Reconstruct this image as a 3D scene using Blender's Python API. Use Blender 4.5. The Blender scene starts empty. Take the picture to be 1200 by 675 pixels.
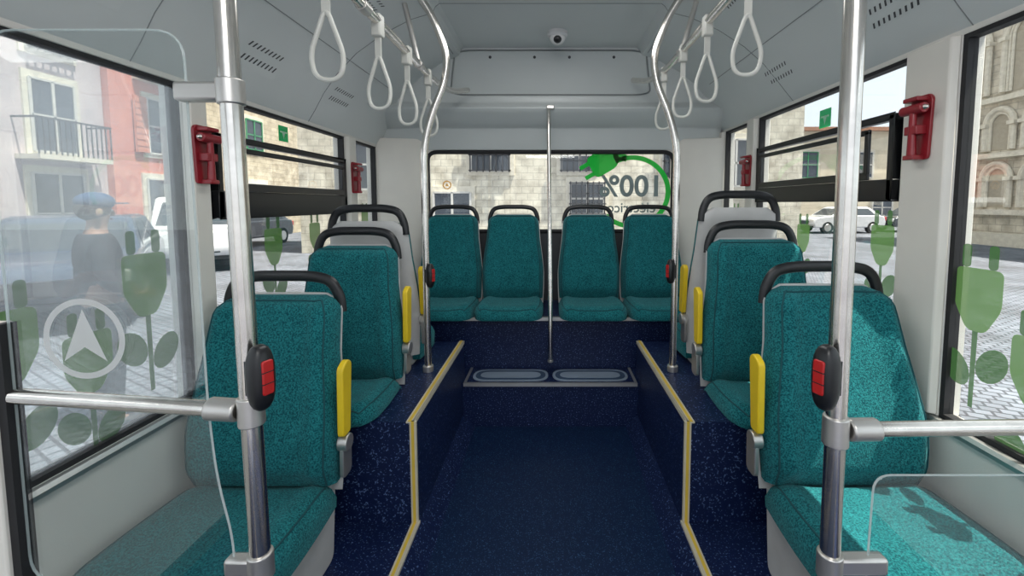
import bpy, bmesh, math, random
from mathutils import Vector, Matrix
random.seed(7)
S=bpy.context.scene
COL=S.collection
PI=math.pi
# ------------------------------------------------------------ materials
MATS={}
def _nt(name):
    m=bpy.data.materials.new(name); m.use_nodes=True
    nt=m.node_tree; nt.nodes.clear()
    out=nt.nodes.new('ShaderNodeOutputMaterial')
    return m,nt,out
def M(name,col,rough=.5,metal=0,col2=None,scale=8,lo=.35,hi=.65,bump=0,bscale=60,detail=3,coat=0,spec=.5,big=0,sheen=0):
    if name in MATS: return MATS[name]
    m,nt,out=_nt(name)
    b=nt.nodes.new('ShaderNodeBsdfPrincipled'); nt.links.new(b.outputs[0],out.inputs[0])
    b.inputs['Roughness'].default_value=rough; b.inputs['Metallic'].default_value=metal
    b.inputs['Coat Weight'].default_value=coat
    b.inputs['Specular IOR Level'].default_value=spec
    if sheen: b.inputs['Sheen Weight'].default_value=sheen; b.inputs['Sheen Tint'].default_value=(.5,.9,.95,1)
    tc=nt.nodes.new('ShaderNodeTexCoord')
    c2=col2 if col2 else tuple(c*.88 for c in col)
    n=nt.nodes.new('ShaderNodeTexNoise'); n.inputs['Scale'].default_value=scale; n.inputs['Detail'].default_value=detail
    fac=n.outputs['Fac']
    nt.links.new(tc.outputs['Object'],n.inputs['Vector'])
    r=nt.nodes.new('ShaderNodeValToRGB'); r.color_ramp.elements[0].position=lo; r.color_ramp.elements[1].position=hi
    r.color_ramp.elements[0].color=(*col,1); r.color_ramp.elements[1].color=(*c2,1)
    nt.links.new(fac,r.inputs[0]); src=r.outputs[0]
    if big:
        n3=nt.nodes.new('ShaderNodeTexNoise'); n3.inputs['Scale'].default_value=14; n3.inputs['Detail'].default_value=4
        nt.links.new(tc.outputs['Object'],n3.inputs['Vector'])
        r3=nt.nodes.new('ShaderNodeValToRGB'); r3.color_ramp.elements[0].position=.35; r3.color_ramp.elements[1].position=.65
        r3.color_ramp.elements[0].color=(1-big,1-big,1-big,1); r3.color_ramp.elements[1].color=(1,1,1,1)
        nt.links.new(n3.outputs['Fac'],r3.inputs[0])
        mm=nt.nodes.new('ShaderNodeMixRGB'); mm.blend_type='MULTIPLY'; mm.inputs[0].default_value=1
        nt.links.new(src,mm.inputs[1]); nt.links.new(r3.outputs[0],mm.inputs[2]); src=mm.outputs[0]
    nt.links.new(src,b.inputs['Base Color'])
    if bump:
        n2=nt.nodes.new('ShaderNodeTexNoise'); n2.inputs['Scale'].default_value=bscale; n2.inputs['Detail'].default_value=2
        nt.links.new(tc.outputs['Object'],n2.inputs['Vector']); h=n2.outputs['Fac']
        bp=nt.nodes.new('ShaderNodeBump'); bp.inputs['Strength'].default_value=bump; bp.inputs['Distance'].default_value=.01
        nt.links.new(h,bp.inputs['Height']); nt.links.new(bp.outputs[0],b.inputs['Normal'])
    MATS[name]=m; return m
def glassmat(name,tint=(1,1,1),refl=.08,rough=0.0,k=.35,veil=0):
    m,nt,out=_nt(name)
    t=nt.nodes.new('ShaderNodeBsdfTransparent'); t.inputs[0].default_value=(*tint,1)
    g=nt.nodes.new('ShaderNodeBsdfGlossy'); g.inputs['Roughness'].default_value=rough
    lw=nt.nodes.new('ShaderNodeLayerWeight'); lw.inputs[0].default_value=.25
    mm=nt.nodes.new('ShaderNodeMath'); mm.operation='MULTIPLY_ADD'; mm.inputs[1].default_value=k; mm.inputs[2].default_value=refl
    nt.links.new(lw.outputs['Facing'],mm.inputs[0])
    mx=nt.nodes.new('ShaderNodeMixShader'); nt.links.new(mm.outputs[0],mx.inputs[0])
    nt.links.new(t.outputs[0],mx.inputs[1]); nt.links.new(g.outputs[0],mx.inputs[2]); last=mx
    if veil:
        tl=nt.nodes.new('ShaderNodeBsdfTranslucent'); tl.inputs[0].default_value=(.85,.88,.92,1)
        tc=nt.nodes.new('ShaderNodeTexCoord'); n=nt.nodes.new('ShaderNodeTexNoise'); n.inputs['Scale'].default_value=5; n.inputs['Detail'].default_value=5
        nt.links.new(tc.outputs['Object'],n.inputs['Vector'])
        v=nt.nodes.new('ShaderNodeMath'); v.operation='MULTIPLY'; v.inputs[1].default_value=veil*2; nt.links.new(n.outputs['Fac'],v.inputs[0])
        m2=nt.nodes.new('ShaderNodeMixShader'); nt.links.new(v.outputs[0],m2.inputs[0]); nt.links.new(mx.outputs[0],m2.inputs[1]); nt.links.new(tl.outputs[0],m2.inputs[2]); last=m2
    nt.links.new(last.outputs[0],out.inputs[0])
    return m
def decalmat(name,col,op=.75,tr=.5):
    m,nt,out=_nt(name)
    d=nt.nodes.new('ShaderNodeBsdfDiffuse'); d.inputs[0].default_value=(*col,1)
    tl=nt.nodes.new('ShaderNodeBsdfTranslucent'); tl.inputs[0].default_value=(*col,1)
    a=nt.nodes.new('ShaderNodeMixShader'); a.inputs[0].default_value=tr
    nt.links.new(d.outputs[0],a.inputs[1]); nt.links.new(tl.outputs[0],a.inputs[2])
    t=nt.nodes.new('ShaderNodeBsdfTransparent')
    mx=nt.nodes.new('ShaderNodeMixShader'); mx.inputs[0].default_value=op
    nt.links.new(t.outputs[0],mx.inputs[1]); nt.links.new(a.outputs[0],mx.inputs[2]); nt.links.new(mx.outputs[0],out.inputs[0])
    return m
def brickmat(name,c1,c2,mortar,scale=4,bw=.5,rh=.25,rough=.85,msize=.02,bump=.4):
    m,nt,out=_nt(name)
    b=nt.nodes.new('ShaderNodeBsdfPrincipled'); nt.links.new(b.outputs[0],out.inputs[0]); b.inputs['Roughness'].default_value=rough
    b.inputs['Specular IOR Level'].default_value=.2
    tc=nt.nodes.new('ShaderNodeTexCoord'); mp=nt.nodes.new('ShaderNodeMapping')
    mp.inputs['Rotation'].default_value=(math.radians(90),0,0) if 'ground' not in name else (0,0,.5)
    nt.links.new(tc.outputs['Object'],mp.inputs[0])
    br=nt.nodes.new('ShaderNodeTexBrick'); br.inputs['Scale'].default_value=scale
    br.inputs['Color1'].default_value=(*c1,1); br.inputs['Color2'].default_value=(*c2,1); br.inputs['Mortar'].default_value=(*mortar,1)
    br.inputs['Mortar Size'].default_value=msize; br.inputs['Brick Width'].default_value=bw; br.inputs['Row Height'].default_value=rh
    nt.links.new(mp.outputs[0],br.inputs['Vector'])
    n=nt.nodes.new('ShaderNodeTexNoise'); n.inputs['Scale'].default_value=2.5 if 'ground' not in name else .9; n.inputs['Detail'].default_value=8
    nt.links.new(tc.outputs['Object'],n.inputs['Vector'])
    mx=nt.nodes.new('ShaderNodeMixRGB'); mx.blend_type='MULTIPLY'; mx.inputs[0].default_value=.8
    cr=nt.nodes.new('ShaderNodeValToRGB'); cr.color_ramp.elements[0].position=.35; cr.color_ramp.elements[1].position=.62
    cr.color_ramp.elements[0].color=(.55,.53,.51,1)
    nt.links.new(n.outputs['Fac'],cr.inputs[0])
    nt.links.new(br.outputs['Color'],mx.inputs[1]); nt.links.new(cr.outputs[0],mx.inputs[2]); nt.links.new(mx.outputs[0],b.inputs['Base Color'])
    bp=nt.nodes.new('ShaderNodeBump'); bp.inputs['Strength'].default_value=bump; bp.inputs['Distance'].default_value=.03
    nt.links.new(br.outputs['Fac'],bp.inputs['Height']); bp.invert=True; nt.links.new(bp.outputs[0],b.inputs['Normal'])
    return m
fabric=M('teal_fabric',(.004,.066,.084),.95,col2=(.022,.225,.24),scale=210,lo=.37,hi=.63,bump=.4,bscale=300,detail=3,spec=.1,big=.14,sheen=.15)
piping=M('teal_piping',(.007,.08,.095),.9)
shellm=M('grey_shell_plastic',(.56,.56,.55),.45,bump=.08,bscale=300)
shell2=M('dark_grey_plastic',(.12,.13,.14),.5)
black=M('black_plastic',(.010,.011,.013),.35)
rubber=M('black_rubber',(.012,.012,.014),.65)
yellow=M('yellow_plastic',(.85,.60,.02),.4)
chrome=M('brushed_steel',(.78,.75,.70),.20,1,col2=(.68,.65,.61),scale=30)
castm=M('cast_grey_metal',(.66,.64,.61),.33,.85)
alum=M('aluminium',(.66,.66,.64),.35,.8)
navy=M('navy_speckled_vinyl',(.003,.010,.050),.42,col2=(.10,.16,.32),scale=150,lo=.62,hi=.70,detail=1,spec=.3)
aisle=M('dark_blue_floor',(.002,.012,.048),.45,col2=(.04,.11,.22),scale=240,lo=.62,hi=.72,detail=1,spec=.25)
nosing=M('cream_nosing',(.62,.57,.45),.5)
nosey=M('yellow_nosing',(.72,.50,.06),.5)
ceilm=M('ceiling_plastic',(.60,.635,.63),.34,col2=(.58,.615,.61),scale=3)
duct=M('duct_panel',(.65,.68,.675),.30,col2=(.63,.66,.655),scale=3)
wallm=M('wall_plastic',(.72,.70,.65),.45,col2=(.68,.66,.62),scale=5,bump=.05,bscale=200)
pillm=M('pillar_plastic',(.80,.77,.70),.4,col2=(.76,.73,.67),scale=5)
darkp=M('dark_panel',(.02,.023,.028),.45)
seam=M('seam_grey',(.26,.28,.28),.5)
slotm=M('vent_slot_grey',(.06,.065,.07),.6)
white=M('white_plastic',(.8,.8,.8),.35)
strapm=M('strap_plastic',(.66,.66,.61),.3)
redp=M('red_plastic',(.30,.010,.02),.35,coat=.3)
redb=M('red_button',(.50,.012,.012),.35)
vent=M('pale_blue_metal',(.36,.45,.56),.4,.3)
ventd=M('vent_inner',(.05,.09,.16),.5,.2)
glass=glassmat('window_glass',(.97,.99,.98),.03)
glassr=glassmat('reflective_window_glass',(.97,.99,.98),.09,k=.5,veil=.13)
pglass=glassmat('partition_glass',(.94,.97,.97),.06,k=.3)
gedge=decalmat('glass_edge',(.8,.86,.86),.6)
logom=decalmat('white_decal',(.95,.95,.95),.92,.6)
greend=decalmat('green_decal',(.11,.23,.07),.85)
greend2=decalmat('dark_green_decal',(.055,.14,.045),.85)
greenb=decalmat('bright_green_decal',(.02,.50,.06),.97,.7)
greenx=decalmat('exit_green_decal',(.01,.32,.10),.97,.7)
greyd=decalmat('grey_decal',(.33,.40,.40),.95)
oranged=decalmat('orange_decal',(.8,.38,.06),.8)

# ------------------------------------------------------------ mesh builder
def fillet(pts,r,n=6,closed=False):
    P=[Vector(p) for p in pts]; out=[]; N=len(P)
    for i in range(N):
        if not closed and i in(0,N-1): out.append(P[i]); continue
        a,b,c=P[i-1],P[i],P[(i+1)%N]
        d1=(a-b); d2=(c-b); rr=min(r,d1.length*.49,d2.length*.49)
        p0=b+d1.normalized()*rr; p1=b+d2.normalized()*rr
        for k in range(n+1):
            t=k/n; out.append(p0*(1-t)**2+b*2*t*(1-t)+p1*t*t)
    return out
class MB:
    def __init__(s): s.v=[];s.f=[];s.mi=[];s.mats=[]
    def mat(s,m):
        if m not in s.mats: s.mats.append(m)
        return s.mats.index(m)
    def add(s,vs,fs,m):
        o=len(s.v); k=s.mat(m)
        s.v+= [tuple(v) for v in vs]
        for f in fs: s.f.append([i+o for i in f]); s.mi.append(k)
    def box(s,x0,x1,y0,y1,z0,z1,m):
        vs=[(x,y,z) for x in(x0,x1) for y in(y0,y1) for z in(z0,z1)]
        s.add(vs,[(0,1,3,2),(4,6,7,5),(0,4,5,1),(2,3,7,6),(0,2,6,4),(1,5,7,3)],m)
    def prism(s,pts,ax,a0,a1,m):
        def c(p,a):
            if ax=='x': return (a,p[0],p[1])
            if ax=='y': return (p[0],a,p[1])
            return (p[0],p[1],a)
        n=len(pts)
        s.add([c(p,a0) for p in pts]+[c(p,a1) for p in pts],
          [list(range(n))[::-1],list(range(n,2*n))]+[(i,(i+1)%n,n+(i+1)%n,n+i) for i in range(n)],m)
    def face(s,pts,m): s.add(pts,[list(range(len(pts)))],m)
    def tube(s,pts,r,m,seg=12,closed=False,ry=None,up=None):
        P=[Vector(p) for p in pts]; N=len(P)
        T=[]
        for i in range(N):
            if closed: t=P[(i+1)%N]-P[i-1]
            else: t=P[min(i+1,N-1)]-P[max(i-1,0)]
            T.append(t.normalized())
        ref=Vector(up) if up else (Vector((0,0,1)) if abs(T[0].z)<.9 else Vector((1,0,0)))
        nrm=(ref-T[0]*ref.dot(T[0])).normalized(); vs=[]
        for i in range(N):
            if i:
                nrm=(nrm-T[i]*nrm.dot(T[i]))
                nrm.normalize()
            bn=T[i].cross(nrm)
            rr=r[i] if isinstance(r,(list,tuple)) else r
            for k in range(seg):
                a=2*math.pi*k/seg
                vs.append(P[i]+nrm*math.cos(a)*rr+bn*math.sin(a)*(ry if ry else rr))
        fs=[]
        for i in range(N if closed else N-1):
            j=(i+1)%N
            for k in range(seg):
                l=(k+1)%seg
                fs.append((i*seg+k,i*seg+l,j*seg+l,j*seg+k))
        if not closed:
            fs.append(list(range(seg))[::-1]); fs.append([(N-1)*seg+k for k in range(seg)])
        s.add(vs,fs,m)
    def ell(s,c,rx,ry,rz,m,nu=20,nv=12,e=1.0):
        vs=[];fs=[]
        def sp(x): return math.copysign(abs(x)**e,x)
        for i in range(nv+1):
            th=math.pi*i/nv
            for k in range(nu):
                a=2*math.pi*k/nu
                vs.append((c[0]+rx*sp(math.sin(th))*sp(math.cos(a)),c[1]+ry*sp(math.sin(th))*sp(math.sin(a)),c[2]+rz*sp(math.cos(th))))
        for i in range(nv):
            for k in range(nu):
                l=(k+1)%nu; fs.append((i*nu+k,(i+1)*nu+k,(i+1)*nu+l,i*nu+l))
        s.add(vs,fs,m)
    def slab(s,fn_top,fn_bot,nu,nv,m):
        vs=[];fs=[]
        for fn in(fn_top,fn_bot):
            for j in range(nv+1):
                for i in range(nu+1): vs.append(fn(i/nu*2-1,j/nv))
        W=nu+1;O=W*(nv+1)
        for j in range(nv):
            for i in range(nu):
                a=j*W+i; fs.append((a,a+1,a+W+1,a+W)); fs.append((O+a,O+a+W,O+a+W+1,O+a+1))
        for j in range(nv):
            a=j*W; fs.append((a,a+W,O+a+W,O+a)); b=a+nu; fs.append((b,O+b,O+b+W,b+W))
        for i in range(nu):
            fs.append((i,O+i,O+i+1,i+1)); a=nv*W+i; fs.append((a,a+1,O+a+1,O+a))
        s.add(vs,fs,m)
    def build(s,name,parent=None,label=None,cat=None,kind=None,group=None,bevel=0,ang=35,origin=None,seg=2):
        me=bpy.data.meshes.new(name)
        off=Vector((0,0,0))
        if parent is None:
            if origin: off=Vector(origin)
            else:
                xs=[v[0] for v in s.v];ys=[v[1] for v in s.v];zs=[v[2] for v in s.v]
                off=Vector(((min(xs)+max(xs))/2,(min(ys)+max(ys))/2,min(zs)))
        me.from_pydata([tuple(Vector(v)-off) for v in s.v],[],s.f)
        for m in s.mats: me.materials.append(m)
        me.polygons.foreach_set('material_index',s.mi)
        bm=bmesh.new(); bm.from_mesh(me)
        bmesh.ops.remove_doubles(bm,verts=bm.verts,dist=1e-5)
        bmesh.ops.recalc_face_normals(bm,faces=bm.faces); bm.to_mesh(me); bm.free()
        for p in me.polygons: p.use_smooth=True
        me.set_sharp_from_angle(angle=math.radians(ang))
        o=bpy.data.objects.new(name,me); COL.objects.link(o); o.location=off
        if parent is not None: o.parent=parent
        if bevel:
            b=o.modifiers.new('bevel','BEVEL'); b.width=bevel; b.segments=seg; b.limit_method='ANGLE'; b.angle_limit=math.radians(40)
        tag(o,label,cat,kind,group); return o
def tag(o,label=None,cat=None,kind=None,group=None):
    if label:o['label']=label
    if cat:o['category']=cat
    if kind:o['kind']=kind
    if group:o['group']=group
def empty(name,loc,label,cat,kind=None,group=None,rot=0):
    e=bpy.data.objects.new(name,None); e.empty_display_size=.1; COL.objects.link(e); e.location=loc; e.rotation_euler=(0,0,rot)
    tag(e,label,cat,kind,group); return e
def copy_tree(root,loc,rot=None):
    n=root.copy(); COL.objects.link(n); n.location=loc
    if rot is not None: n.rotation_euler=(0,0,rot)
    def rec(a,b):
        for c in list(a.children):
            d=c.copy(); COL.objects.link(d); d.parent=b; rec(c,d)
    rec(root,n); return n
def textmesh(s,size,mat,name,parent,mtx,label=None,ext=.0005,bold=.015):
    cu=bpy.data.curves.new(name,'FONT'); cu.body=s; cu.size=size; cu.extrude=ext; cu.align_x='CENTER'; cu.align_y='CENTER'; cu.offset=size*bold
    t=bpy.data.objects.new(name,cu); COL.objects.link(t)
    bpy.context.view_layer.update()
    me=bpy.data.meshes.new_from_object(t.evaluated_get(bpy.context.evaluated_depsgraph_get()))
    bpy.data.objects.remove(t)
    me.materials.clear(); me.materials.append(mat); me.transform(mtx)
    o=bpy.data.objects.new(name,me); COL.objects.link(o); o.parent=parent
    if label:o['label']=label
    return o

FZ=-1.27; LZ=-1.2; UZ=-.81; W=1.2; YR=3.05; YF=-1.2; GZ=-1.65; YE=2.45
trim_i=[0]
def trimname():
    trim_i[0]+=1; return 'trim_%d'%trim_i[0]
# ------------------------------------------------------------ shell
b=MB(); b.box(-.43,.43,YF,2.35,FZ-.06,FZ,aisle); b.build('floor',label='dark blue speckled vinyl aisle floor',cat='floor',kind='structure')
LT=.39; RT=.49
def wall(side,xin,top,wins,name):
    s=side; x0,x1=(xin,xin+.07) if s>0 else (xin-.07,xin)
    b=MB()
    b.box(x0,x1,YF,YR,FZ-.06,-.66,wallm)
    b.box(x0,x1,YF,YR,top,1.05,wallm)
    ys=[YF]+[v for w in wins for v in w]+[YR]
    for i in range(0,len(ys),2): b.box(x0,x1,ys[i],ys[i+1],-.66,top,wallm)
    b.build(name,label='light grey plastic side wall panel with window openings',cat='wall',kind='structure',bevel=.004)
    for i in range(2,len(ys)-1,2):
        a,c=ys[i],ys[i+1]; d=.022
        xi=x0-d if s>0 else x1+d; xo=x0 if s>0 else x1
        b=MB(); b.prism([(xo,a+.0),(xi,a+.012),(xi,c-.012),(xo,c)],'z',-.655,top,pillm)
        b.build(trimname(),label='cream grey window pillar cover',cat='pillar cover',kind='structure',bevel=.004)
LW=[(-.9,1.41),(1.50,2.52),(2.63,2.97)]
RW=[(-.9,1.28),(1.46,2.50),(2.61,2.97)]
wall(-1,-W,LT,LW,'wall_left'); wall(1,W,RT,RW,'wall_right')
b=MB()
b.box(-1.27,1.27,YR,YR+.07,.36,1.05,wallm)
b.box(-1.27,-.87,YR,YR+.07,-1.3,.36,pillm); b.box(.87,1.27,YR,YR+.07,-1.3,.36,pillm)
b.box(-.87,.87,YR,YR+.07,-1.3,-.2,darkp)
b.build('wall_rear',label='rear wall with dark panel under the window',cat='wall',kind='structure')
for i,s in enumerate((-1,1)):
    b=MB(); b.prism([(s*1.2,2.975),(s*1.13,2.985),(s*.90,3.03),(s*.88,3.05),(s*1.2,3.05)],'z',-.66,.45,pillm)
    b.build(trimname(),label='cream grey rear corner pillar cover',cat='pillar cover',kind='structure',bevel=.005)
prof=[(-1.2,.405),(-1.165,.46),(-1.12,.54),(-1.05,.635),(-.95,.735),(-.82,.825),(-.68,.895),(-.575,.925),(-.56,.955),(-.54,.97),(.54,.97),(.56,.955),(.575,.93),(.68,.905),(.82,.845),(.95,.765),(1.05,.68),(1.12,.60),(1.165,.545),(1.2,.505)]
b=MB()
n=len(prof); vs=[(x,YF,z) for x,z in prof]+[(x,YR,z) for x,z in prof]
vs+=[(x*1.005,YF,z+.05) for x,z in prof]+[(x*1.005,YR,z+.05) for x,z in prof]
fs=[(i,i+1,n+i+1,n+i) for i in range(n-1)]+[(2*n+i,3*n+i,3*n+i+1,2*n+i+1) for i in range(n-1)]
fs+=[(i,2*n+i,2*n+i+1,i+1) for i in range(n-1)]
b.add(vs,fs,duct); b.box(-1.27,1.27,YF,YR+.07,1.03,1.08,ceilm)
b.build('ceiling',label='pale grey moulded ceiling with curved side ducts',cat='ceiling',kind='structure',ang=25)
def onprof(x):
    for (xa,za),(xb,zb) in zip(prof,prof[1:]):
        if xa<=x<=xb: return za+(zb-za)*(x-xa)/(xb-xa)
b=MB()
for yy in (.35,1.25,2.15):
    b.tube([(x,yy,z-.001) for x,z in prof],.0015,seam,seg=6)
for xx in(-.60,.60,-.985,.985):
    b.tube([(xx,YF,onprof(xx)-.0005),(xx,2.7,onprof(xx)-.0005)],.002,seam,seg=6)
b.build(trimname(),label='thin grey seams between ceiling panels',cat='ceiling seam',kind='structure')
b=MB()
b.prism([(2.74,.975),(2.875,.705),(2.87,.66),(2.82,.62),(2.84,.59),(3.0,.52),(3.05,.37),(3.06,.975)],'x',-1.19,1.19,ceilm)
b.build(trimname(),label='sloping grey bulkhead above the rear window',cat='bulkhead',kind='structure',bevel=.008)
e=empty('access_panel',(0,2.8,.7),'rounded grey access panel on rear bulkhead','panel')
def onslope(x,t,off):
    y=2.875+(2.74-2.875)*t; z=.705+(.975-.705)*t
    return (x,y-.894*off-2.8,z-.447*off-.7)
out=fillet([(-.66,0.03,0),(-.60,.93,0),(.60,.93,0),(.66,.03,0)],.12,8,True)
b=MB(); b.tube([onslope(p.x,p.y,.002) for p in out],.005,seam,seg=8,closed=True)
inner=[onslope(p.x*.985,.5+(p.y-.5)*.96,.006) for p in out]; base=[onslope(p.x*.99,.5+(p.y-.5)*.97,-.002) for p in out]
k=len(inner); b.add(inner+base,[list(range(k))]+[(i,(i+1)%k,k+(i+1)%k,k+i) for i in range(k)],ceilm)
b.build('panel_cover',e)
for px in (-.38,-.1,.12,.4):
    b=MB(); p=Vector(onslope(px,.8,.004)); b.tube([p,p+Vector((0,-.005,-.0025))],.009,slotm,seg=12); b.build('screw',e,label='small dark round fastener')
e=empty('dome_camera',(.04,2.5,.97),'small white security dome camera under the ceiling','security camera')
b=MB(); b.tube([(0,0,0),(0,0,-.02),(0,0,-.03)],[.058,.058,.050],white,seg=28); b.ell((0,0,-.03),.046,.046,.042,white); b.build('camera_base',e)
b=MB(); b.ell((0,-.022,-.045),.026,.026,.024,black); b.build('camera_lens',e,label='dark glossy lens')
for i,(s,ws) in enumerate(((-1,LW),(1,RW))):
    b=MB(); x=s*W
    b.prism([(x,-.69),(x-s*.016,-.685),(x-s*.022,-.67),(x-s*.015,-.66),(x,-.66)],'y',YF,2.98,alum)
    b.build(trimname(),label='aluminium strip along the window sill',cat='sill strip',kind='structure')
    b=MB()
    b.box(min(x,x-s*.012),max(x,x-s*.012),YF,1.52,-1.2,-1.14,shell2)
    b.build('baseboard_%s'%('left' if s<0 else 'right'),label='dark skirting at the foot of the side wall',cat='skirting',kind='structure')

# ------------------------------------------------------------ windows
def plug(b,f,s):
    def P(pts,m): b.face([f(u*s,v*s) for u,v in pts],m)
    P([(p.x,p.y) for p in fillet([(-.5,0,0),(.5,0,0),(.5,-.8,0),(.2,-1.35,0),(-.2,-1.35,0),(-.5,-.8,0)],.15,4,True)],greend)
    for c in(-.28,.28): P([(p.x,p.y) for p in fillet([(c-.1,.0,0),(c-.1,.5,0),(c+.1,.5,0),(c+.1,.0,0)],.09,4,True)],greend2)
    P([(-.06,-1.34),(.06,-1.34),(.05,-3.0),(-.05,-3.0)],greend2)
    for sg,cv in((-1,-2.1),(1,-2.35)):
        P([(sg*(.055+.34*(1-math.cos(a))*.5*1.9), cv+.36*math.sin(a)+.25*(1-math.cos(a))*.5) for a in [2*math.pi*k/18 for k in range(18)]],greend2)
def window(n,s,xin,y0,y1,z0,z1,label,hopper=None,plugs=(),gl=glass,exitp=None):
    e=empty('window_%d'%n,(s*xin,(y0+y1)/2,z0),label,'window','structure')
    cy=(y0+y1)/2; X=lambda d:(s*d)
    b=MB(); t=.015
    def fr(a0,a1,c0,c1): b.box(min(X(.004),X(.035)),max(X(.004),X(.035)),a0-cy,a1-cy,c0-z0,c1-z0,rubber)
    fr(y0,y1,z0,z0+t);fr(y0,y1,z1-t,z1);fr(y0,y0+t,z0+t,z1-t);fr(y1-t,y1,z0+t,z1-t)
    b.build('window_frame',e,label='black rubber window frame')
    b=MB(); b.box(min(X(.02),X(.024)),max(X(.02),X(.024)),y0-cy+t,y1-cy-t,t,z1-z0-t,gl); b.build('window_glass',e)
    if hopper:
        ba,bb_,ht=hopper
        hz0,hz1=ba-z0,ht-z0; a0,a1=y0+.03-cy,y1-.03-cy
        b=MB(); xa,xb=min(X(-.018),X(.015)),max(X(-.018),X(.015))
        b.box(xa,xb,a0,a1,hz0,bb_-z0,black)
        b.box(xa,xb,a0,a1,hz1-.022,hz1,black)
        b.box(xa,xb,a0,a0+.025,hz0,hz1,black); b.box(xa,xb,a1-.025,a1,hz0,hz1,black)
        b.build('hopper_frame',e,label='black frame of tilting vent window',bevel=.004)
        b=MB(); xa,xb=min(X(-.03),X(-.018)),max(X(-.03),X(-.018)); zm=bb_-z0+.02
        b.box(xa,xb,a0+.10,a1-.05,hz1-.060,hz1-.040,black); b.box(xa,xb,a0+.10,a0+.122,zm,hz1-.045,black);b.box(xa,xb,a1-.072,a1-.05,zm,hz1-.045,black);b.box(xa,xb,a0+.10,a1-.05,zm-.02,zm+.01,black)
        b.build('hopper_sash',e,label='black inner sash of vent window',bevel=.003)
    for (py,pz,ps) in plugs:
        b=MB(); plug(b,lambda u,v:(X(.017),py-cy+u,pz-z0+v),ps); b.build('plug_decal',e,label='green electric plug flower sticker')
    if exitp:
        py,pz,ps=exitp; py-=cy; pz-=z0
        b=MB(); xx=X(.016)
        b.face([(xx,py-ps,pz-ps),(xx,py+ps,pz-ps),(xx,py+ps,pz+ps),(xx,py-ps,pz+ps)],greenx)
        xx=X(.0145)
        b.face([(xx,py-.7*ps,pz+.1*ps),(xx,py+.7*ps,pz+.1*ps),(xx,py+.7*ps,pz+.3*ps),(xx,py-.7*ps,pz+.3*ps)],logom)
        b.face([(xx,py-.3*ps,pz+.1*ps),(xx,py,pz-.7*ps),(xx,py+.3*ps,pz+.1*ps)],logom)
        b.build('exit_decal',e,label='green and white emergency exit sticker')
    return e
window(1,-1,W,*LW[0],-.66,LT,'large side window with green plug stickers',plugs=((1.27,-.15,.14),(1.10,-.34,.12),(.93,-.24,.13),(.74,-.30,.12)),gl=glassr)
window(2,-1,W,*LW[1],-.66,LT,'side window with black framed tilting vent',(-.055,.045,.25),plugs=((1.87,-.11,.12),(2.2,-.10,.10)),exitp=(1.97,.315,.035))
window(3,-1,W,*LW[2],-.66,LT,'narrow rear side window',plugs=((2.8,-.05,.1),))
window(4,1,W,*RW[0],-.66,RT,'large side window with green plug stickers',plugs=((1.20,-.185,.135),(1.035,-.34,.135),(.80,-.25,.12)))
window(5,1,W,*RW[1],-.66,RT,'side window with black framed tilting vent',(.01,.085,.31),plugs=((1.56,-.08,.11),(2.05,-.10,.10)),exitp=(1.92,.375,.04))
window(6,1,W,*RW[2],-.66,RT,'narrow rear side window',plugs=((2.8,-.05,.1),))
e=empty('window_7',(0,YR,-.2),'wide rear window with green plug and writing','window','structure')
b=MB()
o1=fillet([(-.87,0,0),(-.87,0,.56),(.87,0,.56),(.87,0,0)],.07,6,True)
b.tube([(p.x,.0,p.z) for p in o1],.015,rubber,seg=8,closed=True); b.build('window_frame',e,label='black rubber window frame')
b=MB(); b.box(-.87,.87,.03,.034,0,.56,glass); b.build('window_glass',e)
R=Matrix.Rotation(math.radians(90),4,'X')
MIR=Matrix.Scale(-1,4,Vector((1,0,0)))
textmesh('100%',.21,greyd,'lettering',e,Matrix.Translation((.58,.02,.315))@MIR@R,'bold grey lettering 100% reading from outside',bold=.022)
textmesh('eléctrico',.10,greyd,'lettering',e,Matrix.Translation((.58,.02,.165))@MIR@R,'grey lettering reading from outside',bold=.01)
b=MB(); c=(.585,.018,.28); rr=.275
pts=[(c[0]+rr*math.cos(a)*1.0,c[1],c[2]+rr*.95*math.sin(a)) for a in [math.radians(118-k*5) for k in range(52)]]
for i in range(len(pts)-1):
    a=Vector(pts[i]);d=Vector(pts[i+1]); cc=Vector(c); w=.87
    b.face([a,d,cc+(d-cc)*w,cc+(a-cc)*w],greenb)
ang=math.radians(30)
def pr(u,v): u*=1.35;v*=1.35; return (.36+u*math.cos(ang)-v*math.sin(ang),.018,.485+u*math.sin(ang)+v*math.cos(ang))
b.face([pr(p.x,p.y) for p in fillet([(.10,-.03,0),(.06,-.06,0),(-.06,-.06,0),(-.06,.06,0),(.06,.06,0),(.10,.03,0)],.03,4,True)],greenb)
for q in(-.03,.03): b.face([pr(-.058,q-.011),pr(-.11,q-.011),pr(-.11,q+.011),pr(-.058,q+.011)],greenb)
b.face([pr(.07,-.02),pr(.12,-.06),pr(.14,-.03),pr(.08,.02)],greenb)
b.build('plug_decal',e,label='bright green plug and cable sticker')
b=MB()
for k in range(24):
    a0,a1=2*PI*k/24,2*PI*(k+1)/24
    b.face([(-.74+r*math.cos(a),.02,.33+r*math.sin(a)) for r,a in((.032,a0),(.032,a1),(.022,a1),(.022,a0))],oranged)
b.face([(-.755,.02,.32),(-.725,.02,.32),(-.74,.02,.345)],oranged)
b.build('crest_decal',e,label='small orange ring crest sticker')

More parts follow.
